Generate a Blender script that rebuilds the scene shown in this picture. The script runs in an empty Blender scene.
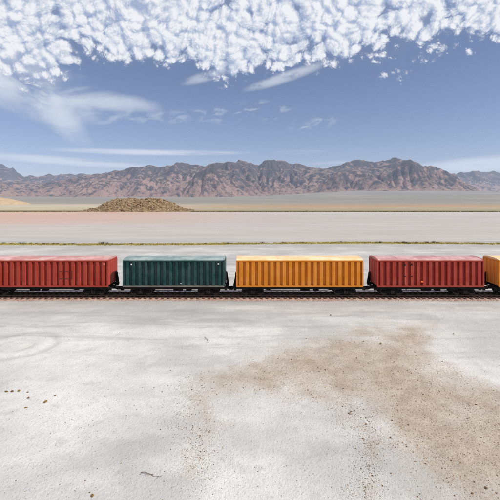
import bpy, math, random
import numpy as np
from mathutils import Vector

random.seed(7)
SC = bpy.context.scene
COL = SC.collection
R = math.radians

# ------------------------------------------------------------------ camera
CAM_H = 12.5
cam_d = bpy.data.cameras.new('camera')
cam = bpy.data.objects.new('camera', cam_d)
COL.objects.link(cam)
cam.location = (0, 0, CAM_H)
cam.rotation_euler = (R(90), 0, 0)
cam_d.sensor_width = 36
cam_d.lens = 27.15
cam_d.shift_y = -0.106
cam_d.clip_start = 0.1
cam_d.clip_end = 60000
SC.camera = cam

# ------------------------------------------------------------------ node helpers
class NT:
    def __init__(s, tree):
        s.t = tree; s.n = tree.nodes; s.l = tree.links
    def new(s, typ, **kw):
        n = s.n.new(typ)
        for k, v in kw.items():
            setattr(n, k, v)
        return n
    def put(s, sock, v):
        if isinstance(v, bpy.types.NodeSocket):
            s.l.new(v, sock)
        elif isinstance(v, (tuple, list)) and sock.type == 'RGBA' and len(v) == 3:
            sock.default_value = (*v, 1)
        else:
            sock.default_value = v
    def m(s, op, a, b=None, c=None, clamp=False):
        n = s.new('ShaderNodeMath', operation=op, use_clamp=clamp)
        for i, v in enumerate((a, b, c)):
            if v is not None:
                s.put(n.inputs[i], v)
        return n.outputs[0]
    def vm(s, op, a, b=None, scale=None):
        n = s.new('ShaderNodeVectorMath', operation=op)
        s.put(n.inputs[0], a)
        if b is not None: s.put(n.inputs[1], b)
        if scale is not None: s.put(n.inputs['Scale'], scale)
        return n.outputs['Value'] if op in ('LENGTH', 'DOT_PRODUCT') else n.outputs[0]
    def sep(s, v):
        n = s.new('ShaderNodeSeparateXYZ'); s.put(n.inputs[0], v); return n.outputs
    def comb(s, x, y, z):
        n = s.new('ShaderNodeCombineXYZ')
        for i, v in enumerate((x, y, z)): s.put(n.inputs[i], v)
        return n.outputs[0]
    def noise(s, v, scale, detail=4, rough=.5, dist=0, lac=2.0, dim='3D'):
        n = s.new('ShaderNodeTexNoise', noise_dimensions=dim)
        s.put(n.inputs['Vector'], v); s.put(n.inputs['Scale'], scale); n.inputs['Detail'].default_value = detail
        n.inputs['Roughness'].default_value = rough; n.inputs['Distortion'].default_value = dist
        n.inputs['Lacunarity'].default_value = lac
        return n.outputs
    def voro(s, v, scale, feature='F1', detail=0, rough=.5, lac=2.0, smooth=None, dim='3D'):
        n = s.new('ShaderNodeTexVoronoi', feature=feature, voronoi_dimensions=dim)
        s.put(n.inputs['Vector'], v); n.inputs['Scale'].default_value = scale
        n.inputs['Detail'].default_value = detail; n.inputs['Roughness'].default_value = rough
        n.inputs['Lacunarity'].default_value = lac
        if smooth is not None: n.inputs['Smoothness'].default_value = smooth
        return n.outputs
    def ss(s, v, a, b, lo=0., hi=1.):
        n = s.new('ShaderNodeMapRange', interpolation_type='SMOOTHSTEP')
        s.put(n.inputs[0], v); s.put(n.inputs[1], a); s.put(n.inputs[2], b)
        s.put(n.inputs[3], lo); s.put(n.inputs[4], hi)
        return n.outputs[0]
    def lin(s, v, a, b, lo=0., hi=1.):
        n = s.new('ShaderNodeMapRange')
        s.put(n.inputs[0], v); s.put(n.inputs[1], a); s.put(n.inputs[2], b)
        s.put(n.inputs[3], lo); s.put(n.inputs[4], hi)
        return n.outputs[0]
    def mix(s, f, a, b, blend='MIX'):
        n = s.new('ShaderNodeMix', data_type='RGBA', blend_type=blend)
        s.put(n.inputs[0], f); s.put(n.inputs[6], a); s.put(n.inputs[7], b)
        return n.outputs[2]
    def curve(s, v, pts):
        n = s.new('ShaderNodeFloatCurve')
        c = n.mapping.curves[0]
        while len(c.points) < len(pts): c.points.new(0.5, 0.5)
        for p, (x, y) in zip(c.points, pts): p.location = (x, y)
        n.mapping.update()
        s.put(n.inputs['Value'], v)
        return n.outputs[0]
    def ramp(s, v, stops, interp='LINEAR'):
        n = s.new('ShaderNodeValToRGB'); s.put(n.inputs[0], v)
        e = n.color_ramp.elements; n.color_ramp.interpolation = interp
        while len(e) < len(stops): e.new(0.5)
        for el, (p, c) in zip(e, stops):
            el.position = p; el.color = (*c, 1)
        return n.outputs[0]

# ------------------------------------------------------------------ sun, sky, exposure
SUN_EL, SUN_FRONT = 46, 21             # elevation; degrees the sun stands in front of the track axis, from the right
se, sf = R(SUN_EL), R(SUN_FRONT)
SUN = Vector((math.cos(se) * math.cos(sf), -math.cos(se) * math.sin(sf), math.sin(se)))
sun_d = bpy.data.lights.new('sun', 'SUN')
sun_d.energy = 4.6
sun_d.angle = R(0.53)
sun_d.color = (1.0, 0.955, 0.89)
sun = bpy.data.objects.new('sun', sun_d)
COL.objects.link(sun)
sun.rotation_euler = SUN.to_track_quat('Z', 'Y').to_euler()
sun.location = (40, -20, 60)

world = bpy.data.worlds.new('World')
SC.world = world
world.use_nodes = True
world.node_tree.nodes.clear()
W = NT(world.node_tree)
sky = W.new('ShaderNodeTexSky', sky_type='NISHITA')
sky.sun_disc = False
sky.sun_elevation = se
sky.sun_rotation = math.atan2(SUN.x, SUN.y)
sky.altitude = 1200
sky.air_density = 1.0
sky.dust_density = 0.4
sky.ozone_density = 2.0
wdir = W.vm('NORMALIZE', W.new('ShaderNodeTexCoord').outputs['Generated'])
dx_, dy_, dz_ = W.sep(wdir)
az = W.m('ARCTAN2', dx_, dy_)
el = W.m('ARCSINE', dz_)

# the sky's directions laid out on a plane (stereographic, so that shapes stay round)
flat = W.vm('SCALE', W.comb(dx_, dy_, 0.), scale=W.m('DIVIDE', 1.3, W.m('ADD', .88, W.m('MAXIMUM', dz_, -.1))))
wn = W.noise(flat, 9, 2, .5, dim='2D')[1]
warp = W.vm('ADD', flat, W.vm('SCALE', W.vm('SUBTRACT', wn, (.5, .5, .5)), scale=.04))
big = W.noise(flat, 4.2, 4, .55, dim='2D')[0]
def puffs(v):
    """cauliflower-like cloud thickness at a direction"""
    a = W.voro(v, 16, dim='2D')[0]
    e = W.voro(v, 40, dim='2D')[0]
    b = W.m('ABSOLUTE', W.m('SUBTRACT', W.noise(v, 30, 1, .5, dim='2D')[0], .5))
    c = W.m('ABSOLUTE', W.m('SUBTRACT', W.noise(v, 78, 3, .58, dim='2D')[0], .5))
    d = W.m('MULTIPLY_ADD', W.m('MULTIPLY', a, a), -.34, .26)
    d = W.m('MULTIPLY_ADD', W.m('MULTIPLY', e, e), -.58, d)
    d = W.m('MULTIPLY_ADD', b, .60, d)
    return W.m('MULTIPLY_ADD', c, .80, d)
p0 = puffs(warp)
p1 = puffs(W.vm('ADD', warp, (0.009, -.008, 0.)))       # a little nearer the sun
fine = W.noise(flat, 60, 3, .6, dim='2D')[0]
d0 = W.m('ADD', p0, W.m('ADD', W.m('MULTIPLY_ADD', big, 1.5, -.75), W.m('MULTIPLY_ADD', fine, .30, -.15)))
# lower edge of the cloud bank, elevation (rad) against azimuth
FPX = 377.
edge_px = [(-900, 75), (-60, 74), (0, 74), (45, 68), (90, 64), (120, 64), (150, 58), (172, 66), (190, 56), (230, 62), (280, 62), (330, 58), (380, 58), (420, 56), (445, 40), (470, 24), (500, 16), (560, 20), (1400, 60)]
def aN(x): return (math.atan((x - 250) / FPX) / math.pi + 1) / 2
def eV(x, y): return math.atan((197 - y) / math.hypot(FPX, x - 250))
edge = W.curve(W.lin(az, -math.pi, math.pi, 0, 1), [(0, .30)] + [(aN(x), eV(x, y)) for x, y in edge_px if -200 < x < 900] + [(1, .30)])
bank = W.m('ADD', W.m('SUBTRACT', el, edge), W.m('MULTIPLY_ADD', big, .10, -.02))
cover = W.curve(W.lin(bank, -.12, .28, 0, 1), [(0, 0), (.20, .16), (.30, .42), (.50, .72), (1, .80)])
cover = W.lin(cover, 0, 1, -1.1, .74)
dens = W.m('ADD', d0, cover)
veil = W.m('MULTIPLY', W.ss(bank, -.01, .14), W.ss(big, .30, .62, .25, .75))
alpha = W.m('MAXIMUM', W.ss(dens, -.08, .26), veil)
alpha = W.m('MULTIPLY', alpha, W.ss(el, .02, .08))
relief = W.m('SUBTRACT', p0, p1)
thick = W.lin(dens, .0, .7, -.10, .14)
shade = W.m('ADD', W.m('ADD', W.lin(p0, -.02, .40, .30, .84), thick), W.m('MULTIPLY', relief, 1.4), clamp=True)
cloud_col = W.ramp(shade, [(0, (.36, .44, .62)), (.35, (.53, .59, .71)), (.7, (.74, .77, .83)), (1, (.90, .91, .93))])
# thin veils and streaks lower down
ae = W.comb(az, el, 0.)
def streaks(sx, sy, tilt, seed, detail, dist):
    mp = W.new('ShaderNodeMapping'); mp.inputs['Rotation'].default_value = (0, 0, tilt); W.put(mp.inputs['Vector'], ae)
    return W.noise(W.vm('ADD', W.vm('MULTIPLY', mp.outputs[0], (sx, sy, 1)), (seed, seed * 1.7, 0)), 1., detail, .55, dist, dim='2D')[0]
SOFT = streaks(5, 13, .22, 1.3, 4, .5)
THIN = streaks(5, 62, .0, 7.2, 3, 0.)
FLECK = streaks(22, 52, -.1, 12.1, 3, .3)
def wisp(cx, cy, rx, ry, tilt, tex, lo, hi, amount, torn=1.8):
    x = W.m('SUBTRACT', az, math.atan((cx - 250) / FPX)); y = W.m('SUBTRACT', el, eV(cx, cy))
    c_, s_ = math.cos(tilt), math.sin(tilt)
    u = W.m('MULTIPLY_ADD', x, c_ * FPX / rx, W.m('MULTIPLY', y, -s_ * FPX / rx))
    v = W.m('MULTIPLY_ADD', x, s_ * FPX / ry, W.m('MULTIPLY', y, c_ * FPX / ry))
    r = W.m('MULTIPLY_ADD', u, u, W.m('MULTIPLY', v, v))
    fall = W.ss(W.m('ADD', r, W.m('MULTIPLY_ADD', big, torn, torn * -.5)), -.1, 1., amount, 0.)
    return W.m('MULTIPLY', W.ss(tex, lo, hi), fall)
wisps = [
    wisp(10, 78, 85, 32, 0.35, SOFT, .24, .60, .9),
    wisp(60, 116, 40, 15, 0.8, SOFT, .26, .62, .66),
    wisp(70, 96, 85, 11, 0.06, SOFT, .22, .58, .75),
    wisp(140, 118, 90, 9, -0.08, FLECK, .40, .70, .36),
    wisp(208, 76, 30, 6, -0.30, FLECK, .15, .60, .60, .8),
    wisp(286, 77, 52, 6, -0.27, FLECK, .10, .60, .72, .8),
    wisp(155, 152.5, 105, 3.6, -0.012, THIN, .20, .52, .95, .4),
    wisp(62, 161, 120, 4.6, 0.045, THIN, .20, .55, .85, .4),
    wisp(485, 165, 95, 9, -0.06, THIN, .15, .50, .95, .4),
    wisp(302, 152, 30, 2.6, 0.0, THIN, .25, .60, .55, 1.2),
    wisp(330, 165, 60, 5, -0.02, THIN, .30, .65, .55, 1.2),
    wisp(235, 114, 60, 14, -0.1, FLECK, .50, .72, .50),
    wisp(312, 124, 26, 8, -0.1, FLECK, .46, .72, .45),
]
wa = wisps[0]
for w_ in wisps[1:]:
    wa = W.m('SUBTRACT', W.m('ADD', wa, w_), W.m('MULTIPLY', wa, w_))
SKY = 0.088
sky_rgb = W.vm('MULTIPLY', sky.outputs[0], (SKY * 1.12, SKY * .98, SKY * 1.06))
c1 = W.mix(W.m('MULTIPLY', wa, .85), sky_rgb, (.78, .82, .87))
c2 = W.mix(alpha, c1, cloud_col)
bg = W.new('ShaderNodeBackground')
W.put(bg.inputs[0], c2)
bg.inputs[1].default_value = 1.0
W.l.new(bg.outputs[0], W.new('ShaderNodeOutputWorld').inputs[0])
world.cycles.sampling_method = 'MANUAL'
world.cycles.sample_map_resolution = 512

SC.view_settings.view_transform = 'Standard'
SC.view_settings.look = 'None'
SC.view_settings.exposure = 0.0
SC.view_settings.gamma = 1.0
SC.view_settings.use_curve_mapping = False
SC.cycles.use_denoising = False
SC.cycles.sample_clamp_indirect = 2.0
SC.cycles.caustics_reflective = False
SC.cycles.caustics_refractive = False
SC.cycles.blur_glossy = 1.0
SC.cycles.max_bounces = 4
SC.cycles.use_adaptive_sampling = True
SC.cycles.adaptive_threshold = 0.015
SC.cycles.volume_bounces = 1

# ==== STRUCTURE
# ------------------------------------------------------------------ noise for terrain
def vnoise(x, y, seed):
    xi = np.floor(x).astype(np.int64); yi = np.floor(y).astype(np.int64)
    fx = x - xi; fy = y - yi
    ux = fx * fx * fx * (fx * (fx * 6 - 15) + 10); uy = fy * fy * fy * (fy * (fy * 6 - 15) + 10)
    def d(a, b, ex, ey):
        h = (a * 374761393 + b * 668265263 + seed * 1442695041) & 0xffffffff
        h = ((h ^ (h >> 13)) * 1274126177) & 0xffffffff
        h = (h ^ (h >> 16)) & 0xffff
        t = h / 65536.0 * 2 * np.pi
        return np.cos(t) * ex + np.sin(t) * ey
    n00 = d(xi, yi, fx, fy); n10 = d(xi + 1, yi, fx - 1, fy)
    n01 = d(xi, yi + 1, fx, fy - 1); n11 = d(xi + 1, yi + 1, fx - 1, fy - 1)
    return ((n00 * (1 - ux) + n10 * ux) * (1 - uy) + (n01 * (1 - ux) + n11 * ux) * uy) * 1.4
def fbm(x, y, o=5, seed=1, g=.5):
    a = 1; s = 0; t = 0
    for i in range(o):
        s = s + a * vnoise(x, y, seed + i * 17); t += a; a *= g; x = x * 2.03 + 13.7; y = y * 2.03 - 7.1
    return s / t
def ridged(x, y, o=5, seed=1, g=.5):
    a = 1; s = 0; t = 0
    for i in range(o):
        s = s + a * (1 - 2 * np.abs(vnoise(x, y, seed + i * 17))); t += a; a *= g; x = x * 2.03 + 3.1; y = y * 2.03 - 1.7
    return s / t
def sstep(v, a, b):
    t = np.clip((v - a) / (b - a), 0, 1); return t * t * (3 - 2 * t)

def erode(h, U, dx, iters, K, dt):
    """rivers cut a rising block of land (stream power law)"""
    ny, nx = h.shape; N = nx * ny
    idx = np.arange(N).reshape(ny, nx)
    offs = [(-1, -1), (-1, 0), (-1, 1), (0, -1), (0, 1), (1, -1), (1, 0), (1, 1)]
    border = np.zeros((ny, nx), bool); border[0] = border[-1] = True; border[:, 0] = border[:, -1] = True
    for it in range(iters):
        h = h + U * dt
        best = np.zeros((ny, nx)); rec = idx.copy(); dist = np.full((ny, nx), dx)
        hp = np.pad(h, 1, constant_values=1e9); ip = np.pad(idx, 1)
        for oy, ox in offs:
            d = dx * (1.41421 if ox and oy else 1)
            s = (h - hp[1 + oy:1 + oy + ny, 1 + ox:1 + ox + nx]) / d
            m = s > best
            best = np.where(m, s, best); rec = np.where(m, ip[1 + oy:1 + oy + ny, 1 + ox:1 + ox + nx], rec); dist = np.where(m, d, dist)
        rec[border] = idx[border]
        order = np.argsort(h.ravel()).tolist(); rl = rec.ravel().tolist()
        A = [dx * dx] * N
        for i in reversed(order):
            j = rl[i]
            if j != i: A[j] += A[i]
        F = (K * dt * np.sqrt(np.array(A)) / dist.ravel()).tolist()
        hl = h.ravel().tolist()
        for i in order:
            j = rl[i]
            if j != i:
                f = F[i]; hl[i] = (hl[i] + f * hl[j]) / (1 + f)
        h = np.array(hl).reshape(ny, nx)
        if it % 3 == 0:
            p = np.pad(h, 1, mode='edge')
            h = h + .04 * (p[:-2, 1:-1] + p[2:, 1:-1] + p[1:-1, :-2] + p[1:-1, 2:] - 4 * h)
    return h

def grid_obj(name, X, Y, Z, mat, attrs=None, smooth=True):
    ny, nx = X.shape
    me = bpy.data.meshes.new(name)
    co = np.stack([X, Y, Z], -1).reshape(-1, 3).astype(np.float32)
    i = np.arange(nx * ny).reshape(ny, nx)
    q = np.stack([i[:-1, :-1], i[:-1, 1:], i[1:, 1:], i[1:, :-1]], -1).reshape(-1, 4)
    nf = len(q)
    me.vertices.add(len(co)); me.vertices.foreach_set('co', co.ravel())
    me.loops.add(nf * 4); me.loops.foreach_set('vertex_index', q.ravel().astype(np.int32))
    me.polygons.add(nf)
    me.polygons.foreach_set('loop_start', np.arange(0, nf * 4, 4, dtype=np.int32))
    me.polygons.foreach_set('use_smooth', np.full(nf, smooth))
    for k, v in (attrs or {}).items():
        a = me.attributes.new(k, 'FLOAT', 'POINT'); a.data.foreach_set('value', v.ravel().astype(np.float32))
    me.update(calc_edges=True); me.validate()
    me.materials.append(mat)
    o = bpy.data.objects.new(name, me); COL.objects.link(o)
    return o

class MB:
    """collects shapes; build() links them as one mesh object"""
    def __init__(s): s.v = []; s.f = []
    def add(s, vs, fs):
        b = len(s.v); s.v += [tuple(p) for p in vs]; s.f += [tuple(b + i for i in f) for f in fs]; return s
    def box(s, x0, x1, y0, y1, z0, z1, c=0.0):
        if not c:
            return s.add([(x0, y0, z0), (x1, y0, z0), (x1, y1, z0), (x0, y1, z0), (x0, y0, z1), (x1, y0, z1), (x1, y1, z1), (x0, y1, z1)],
                         [(3, 2, 1, 0), (4, 5, 6, 7), (0, 1, 5, 4), (1, 2, 6, 5), (2, 3, 7, 6), (3, 0, 4, 7)])
        # long edges along x chamfered
        return s.prism_x([(y0 + c, z0), (y1 - c, z0), (y1, z0 + c), (y1, z1 - c), (y1 - c, z1), (y0 + c, z1), (y0, z1 - c), (y0, z0 + c)], x0, x1)
    def prism_x(s, prof, x0, x1):
        n = len(prof)
        vs = [(x0, y, z) for y, z in prof] + [(x1, y, z) for y, z in prof]
        fs = [(i, (i + 1) % n, n + (i + 1) % n, n + i) for i in range(n)] + [tuple(range(n))[::-1], tuple(range(n, 2 * n))]
        return s.add(vs, [f[::-1] for f in fs])
    def prism_z(s, prof, z0, z1):
        n = len(prof)
        vs = [(x, y, z0) for x, y in prof] + [(x, y, z1) for x, y in prof]
        return s.add(vs, [(i, (i + 1) % n, n + (i + 1) % n, n + i) for i in range(n)] + [tuple(range(n))[::-1], tuple(range(n, 2 * n))])
    def prism_y(s, prof, y0, y1):
        n = len(prof)
        vs = [(x, y0, z) for x, z in prof] + [(x, y1, z) for x, z in prof]
        return s.add(vs, [(i, (i + 1) % n, n + (i + 1) % n, n + i) for i in range(n)] + [tuple(range(n))[::-1], tuple(range(n, 2 * n))])
    def tube(s, pts, r, n=8):
        pts = [Vector(p) for p in pts]
        rs = r if isinstance(r, (list, tuple)) else [r] * len(pts)
        b = len(s.v)
        for i, p in enumerate(pts):
            d = (pts[min(i + 1, len(pts) - 1)] - pts[max(i - 1, 0)]).normalized()
            u = d.orthogonal().normalized(); w = d.cross(u)
            for k in range(n):
                a = 2 * math.pi * k / n
                s.v.append(tuple(p + (u * math.cos(a) + w * math.sin(a)) * rs[i]))
        for i in range(len(pts) - 1):
            for k in range(n):
                s.f.append((b + i * n + k, b + i * n + (k + 1) % n, b + (i + 1) * n + (k + 1) % n, b + (i + 1) * n + k))
        s.f.append(tuple(b + k for k in range(n))[::-1]); s.f.append(tuple(b + (len(pts) - 1) * n + k for k in range(n)))
        return s
    def disc_y(s, x, z, y0, y1, r, n=20, r1=None):
        return s.tube([(x, y0, z), (x, y1, z)], [r, r if r1 is None else r1], n)
    def mesh(s, name, mat):
        me = bpy.data.meshes.new(name); me.from_pydata(s.v, [], s.f); me.update(); me.materials.append(mat); return me
    def build(s, name, mat, parent=None, loc=(0, 0, 0)):
        return link(name, s.mesh(name, mat), parent, loc)
def link(name, me, parent=None, loc=(0, 0, 0)):
    o = bpy.data.objects.new(name, me); COL.objects.link(o); o.location = loc
    if parent: o.parent = parent
    return o
def tag(o, label=None, cat=None, group=None, kind=None):
    if label: o['label'] = label
    if cat: o['category'] = cat
    if group: o['group'] = group
    if kind: o['kind'] = kind
    return o
def empty(name, loc=(0, 0, 0)):
    o = bpy.data.objects.new(name, None); COL.objects.link(o); o.location = loc; o.empty_display_size = .5; return o

# ------------------------------------------------------------------ materials
def material(name, rough=.8, spec=.3):
    m = bpy.data.materials.new(name); m.use_nodes = True
    t = NT(m.node_tree); b = t.n['Principled BSDF']
    b.inputs['Roughness'].default_value = rough; b.inputs['Specular IOR Level'].default_value = spec
    return m, t, b
def bump(t, b, h, strength, dist):
    n = t.new('ShaderNodeBump'); n.inputs['Strength'].default_value = strength; n.inputs['Distance'].default_value = dist
    t.put(n.inputs['Height'], h); t.l.new(n.outputs[0], b.inputs['Normal'])
def attr(t, name):
    return t.new('ShaderNodeAttribute', attribute_name=name).outputs['Fac']
def pos(t): return t.new('ShaderNodeNewGeometry').outputs['Position']

def ground_material():
    m, t, b = material('salt_flat_ground', .9, .2)
    P = pos(t); x, y, z = t.sep(P)
    sand = attr(t, 'sand'); ring = attr(t, 'ring'); grey = attr(t, 'grey')
    n1 = t.noise(P, .11, 6, .6)[0]; n2 = t.noise(P, .9, 5, .6)[0]; n3 = t.noise(P, 7., 4, .65)[0]; n4 = t.noise(P, 20., 3, .7)[0]
    stretch = t.noise(t.vm('MULTIPLY', P, (.06, .55, 1)), 1., 6, .62, .8)[0]
    salt = t.mix(t.ss(n1, .34, .68), (.42, .41, .395), (.63, .615, .59))
    salt = t.mix(t.m('MULTIPLY', t.m('MULTIPLY', t.ss(stretch, .48, .66), t.ss(y, 22., 36.)), .55), salt, (.30, .29, .278))
    salt = t.mix(t.m('MULTIPLY', t.ss(n2, .52, .75), .45), salt, (.33, .315, .295))
    salt = t.mix(t.m('MULTIPLY', t.ss(n3, .50, .72), .34), salt, (.31, .285, .255))
    salt = t.mix(t.m('MULTIPLY', grey, .75), salt, (.29, .28, .268))
    salt = t.mix(t.m('MAXIMUM', ring, 0.), salt, (.56, .54, .51))
    salt = t.mix(t.m('MAXIMUM', t.m('MULTIPLY', ring, -1.), 0.), salt, (.30, .288, .27))
    tan = t.mix(t.ss(n2, .35, .7), (.325, .26, .20), (.43, .36, .29))
    tan = t.mix(t.m('MULTIPLY', t.ss(n3, .52, .72), .55), tan, (.27, .20, .14))
    sm = t.ss(t.m('ADD', sand, t.m('MULTIPLY_ADD', n3, .9, t.m('MULTIPLY_ADD', n4, 1.3, -1.1))), .02, 1.12)
    near = t.mix(sm, salt, tan)
    pit = t.voro(P, 3.1)[0]
    near = t.mix(t.m('MULTIPLY', t.m('MULTIPLY', t.ss(pit, .10, .22, 1., 0.), t.ss(n1, .42, .6)), .28), near, (.25, .22, .19))
    near = t.mix(t.m('MULTIPLY', t.ss(n4, .52, .66), .34), near, (.27, .23, .185))
    # small dark crumbs in the sand
    crumb = t.voro(P, 5.5)[0]
    near = t.mix(t.m('MULTIPLY', t.m('MULTIPLY', t.ss(crumb, .06, .13, 1., 0.), t.ss(sand, .15, .7)), .6), near, (.17, .105, .06))
    grit = t.voro(P, 12.)[0]
    near = t.mix(t.m('MULTIPLY', t.m('MULTIPLY', t.ss(grit, .08, .20, 1., 0.), t.m('MULTIPLY_ADD', t.ss(sand, .02, .5), .75, .12)), .65), near, (.18, .115, .07))
    # zones towards the mountains, by distance beyond the track (metres, warped)
    wob = t.noise(t.vm('MULTIPLY', P, (.006, .014, 0)), 1., 6, .65)[0]
    yy = t.m('MULTIPLY', y, t.m('MULTIPLY_ADD', t.m('SUBTRACT', wob, .5), t.ss(y, 330., 420., .05, .42), 1.))
    tt = t.m('DIVIDE', t.m('LOGARITHM', t.m('MAXIMUM', t.m('DIVIDE', yy, 10.), 1.), 10.), 3.)
    right = t.ramp(tt, [(.30, (.36, .35, .34)), (.495, (.36, .34, .32)), (.500, (.22, .175, .10)), (.512, (.25, .20, .12)), (.520, (.28, .235, .16)), (.545, (.33, .265, .18)),
                        (.556, (.36, .235, .15)), (.60, (.30, .215, .155)), (.615, (.25, .23, .19)), (.66, (.205, .20, .175)), (.8, (.20, .195, .175)), (1, (.23, .20, .18))])
    left = t.ramp(tt, [(.30, (.36, .35, .34)), (.495, (.36, .34, .32)), (.500, (.20, .17, .09)), (.512, (.23, .19, .105)), (.520, (.38, .33, .23)), (.535, (.40, .345, .245)),
                       (.58, (.42, .365, .275)), (.60, (.38, .325, .25)), (.625, (.24, .22, .19)), (.66, (.21, .20, .18)), (.8, (.21, .20, .18)), (1, (.23, .20, .18))])
    far = t.mix(t.ss(t.m('ADD', x, t.m('MULTIPLY', wob, 120.)), -190., 120.), left, right)
    f1 = t.noise(t.vm('MULTIPLY', P, (.02, .05, 0)), 1., 6, .65)[0]
    far = t.mix(t.m('MULTIPLY', t.ss(f1, .45, .7), .45), far, (.16, .145, .11))
    f2 = t.noise(t.vm('MULTIPLY', P, (.0016, .0009, 0)), 1., 6, .65)[0]
    far = t.mix(t.m('MULTIPLY', t.m('MULTIPLY', t.ss(f2, .46, .64), t.ss(y, 500., 900.)), .6), far, (.29, .255, .215))
    near = t.mix(t.m('MULTIPLY', attr(t, 'verge'), t.ss(t.noise(P, .8, 4, .6)[0], .25, .45)), near, (.36, .30, .09))
    t.l.new(t.mix(t.ss(y, 250., 300.), near, far), b.inputs['Base Color'])
    hgt = t.m('ADD', t.m('MULTIPLY', n3, .7), t.m('MULTIPLY_ADD', n4, .30, t.m('MULTIPLY', n2, .8)))
    bump(t, b, hgt, .75, .11)
    return m

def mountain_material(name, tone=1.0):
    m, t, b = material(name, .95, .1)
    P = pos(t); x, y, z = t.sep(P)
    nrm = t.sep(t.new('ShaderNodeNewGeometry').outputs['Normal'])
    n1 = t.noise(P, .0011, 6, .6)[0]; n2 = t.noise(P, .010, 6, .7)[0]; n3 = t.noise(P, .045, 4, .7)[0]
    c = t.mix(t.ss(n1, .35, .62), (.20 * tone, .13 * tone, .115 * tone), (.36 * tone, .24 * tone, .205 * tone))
    # dark scrub and darker beds, more of it high up
    hi = t.m('ADD', n2, t.m('MULTIPLY_ADD', z, .00030, -.13))
    c = t.mix(t.m('MULTIPLY', t.ss(hi, .385, .51), .86), c, (.046, .048, .058))
    c = t.mix(t.m('MULTIPLY', t.ss(n3, .54, .68), .45), c, (.07, .056, .056))
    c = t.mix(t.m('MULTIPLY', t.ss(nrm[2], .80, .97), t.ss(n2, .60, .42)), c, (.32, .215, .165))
    t.l.new(c, b.inputs['Base Color'])
    bump(t, b, t.m('ADD', t.m('MULTIPLY', n3, 22.), t.m('MULTIPLY', n2, 40.)), 1.0, 1.0)
    return m

def lake_material():
    m, t, b = material('wet_salt', .6, .25)
    P = pos(t); x, y, z = t.sep(P)
    s1 = t.noise(t.vm('MULTIPLY', P, (.004, .035, 0)), 1., 6, .6, .7)[0]
    s2 = t.noise(t.vm('MULTIPLY', P, (.03, .16, 0)), 1., 5, .65)[0]
    c = t.mix(t.ss(s2, .35, .68), (.365, .33, .30), (.415, .38, .35))
    c = t.mix(t.m('MULTIPLY', t.ss(s1, .44, .62), .35), c, (.31, .282, .262))
    pink = t.m('MULTIPLY', t.ss(t.m('ADD', x, t.m('MULTIPLY', s1, 90.)), 110., -120.), t.ss(t.m('ADD', y, t.m('MULTIPLY_ADD', s1, 90., -45.)), 125., 225.))
    c = t.mix(t.m('MULTIPLY', pink, .85), c, (.44, .27, .20))
    t.l.new(c, b.inputs['Base Color'])
    t.l.new(t.lin(s1, .3, .7, .5, .75), b.inputs['Roughness'])
    bump(t, b, t.noise(P, 1.2, 3, .6)[0], .10, .05)
    return m

def stone_material(name, c0, c1, scale=9.):
    m, t, b = material(name, .9, .2)
    P = t.new('ShaderNodeTexCoord').outputs['Object']
    rnd = t.new('ShaderNodeObjectInfo').outputs['Random']
    n = t.noise(t.vm('ADD', P, t.comb(rnd, rnd, 0.)), scale, 4, .6)[0]
    c = t.mix(t.ss(n, .35, .65), c0, c1)
    c = t.mix(t.m('MULTIPLY', rnd, .35), c, tuple(v * .55 for v in c0))
    t.l.new(c, b.inputs['Base Color']); bump(t, b, n, .5, .03)
    return m

def paint_material(name, col, dust, dust_amt=.25, rough=.46, wear=.2):
    m, t, b = material(name, rough, .22)
    P = pos(t)
    n1 = t.noise(P, .7, 5, .6)[0]
    streak = t.noise(t.vm('MULTIPLY', P, (5., 5., .22)), 1., 5, .65)[0]
    n3 = t.noise(P, 14., 3, .6)[0]
    c = t.mix(t.ss(n1, .3, .7), tuple(v * .93 for v in col), tuple(min(1, v * 1.06) for v in col))
    c = t.mix(t.m('MULTIPLY', t.ss(streak, .50, .72), wear), c, tuple(v * .42 + .012 for v in col))
    c = t.mix(t.m('MULTIPLY', t.ss(t.m('ADD', n1, t.m('MULTIPLY', n3, .35)), .58, .82), dust_amt), c, dust)
    z = t.sep(P)[2]
    c = t.mix(t.m('MULTIPLY', t.ss(t.m('ADD', z, t.m('MULTIPLY', streak, 1.1)), 2.75, 1.75), dust_amt), c, tuple(v * .55 for v in dust))
    t.l.new(c, b.inputs['Base Color'])
    t.l.new(t.lin(n1, .3, .7, rough - .06, rough + .16), b.inputs['Roughness'])
    bump(t, b, t.m('ADD', n1, t.m('MULTIPLY', n3, .08)), .10, .05)
    return m

def simple_material(name, c0, c1, rough=.8, scale=3., spec=.3, metal=0.):
    m, t, b = material(name, rough, spec)
    n = t.noise(pos(t), scale, 5, .6)[0]
    t.l.new(t.mix(t.ss(n, .35, .65), c0, c1), b.inputs['Base Color'])
    b.inputs['Metallic'].default_value = metal
    bump(t, b, n, .3, .02)
    return m

# ------------------------------------------------------------------ ground
FC = 377.0
def gp(px, py, z=0.0):
    """ground point that a spot measured in the photograph (500 px) stands for"""
    Y = (CAM_H - z) * FC / (py - 197.0)
    return ((px - 250.0) / FC * Y, Y)

def axis_pts(fine0, fine1, step, lo, hi, ratio):
    a = list(np.arange(fine0, fine1, step)); d = step; v = a[-1]
    while v < hi:
        d *= ratio; v += d; a.append(min(v, hi))
    d = step; v = fine0; pre = []
    while v > lo:
        d *= ratio; v -= d; pre.append(max(v, lo))
    return np.array(pre[::-1] + a)

def fan_height(X, Y):
    """alluvial fan: flat by the track, rising to the foot of the mountains, more on the right"""
    side = sstep(X / 6000.0, -.05, .32) * (1 - .75 * sstep(X / 6000.0, .5, .75))
    rise = np.clip((Y - 1200) / 5200.0, 0, 1.15) ** 1.45
    return rise * (14 + 125 * side + 22 * fbm(X / 1500., Y / 1500., 3, 77))

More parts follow.
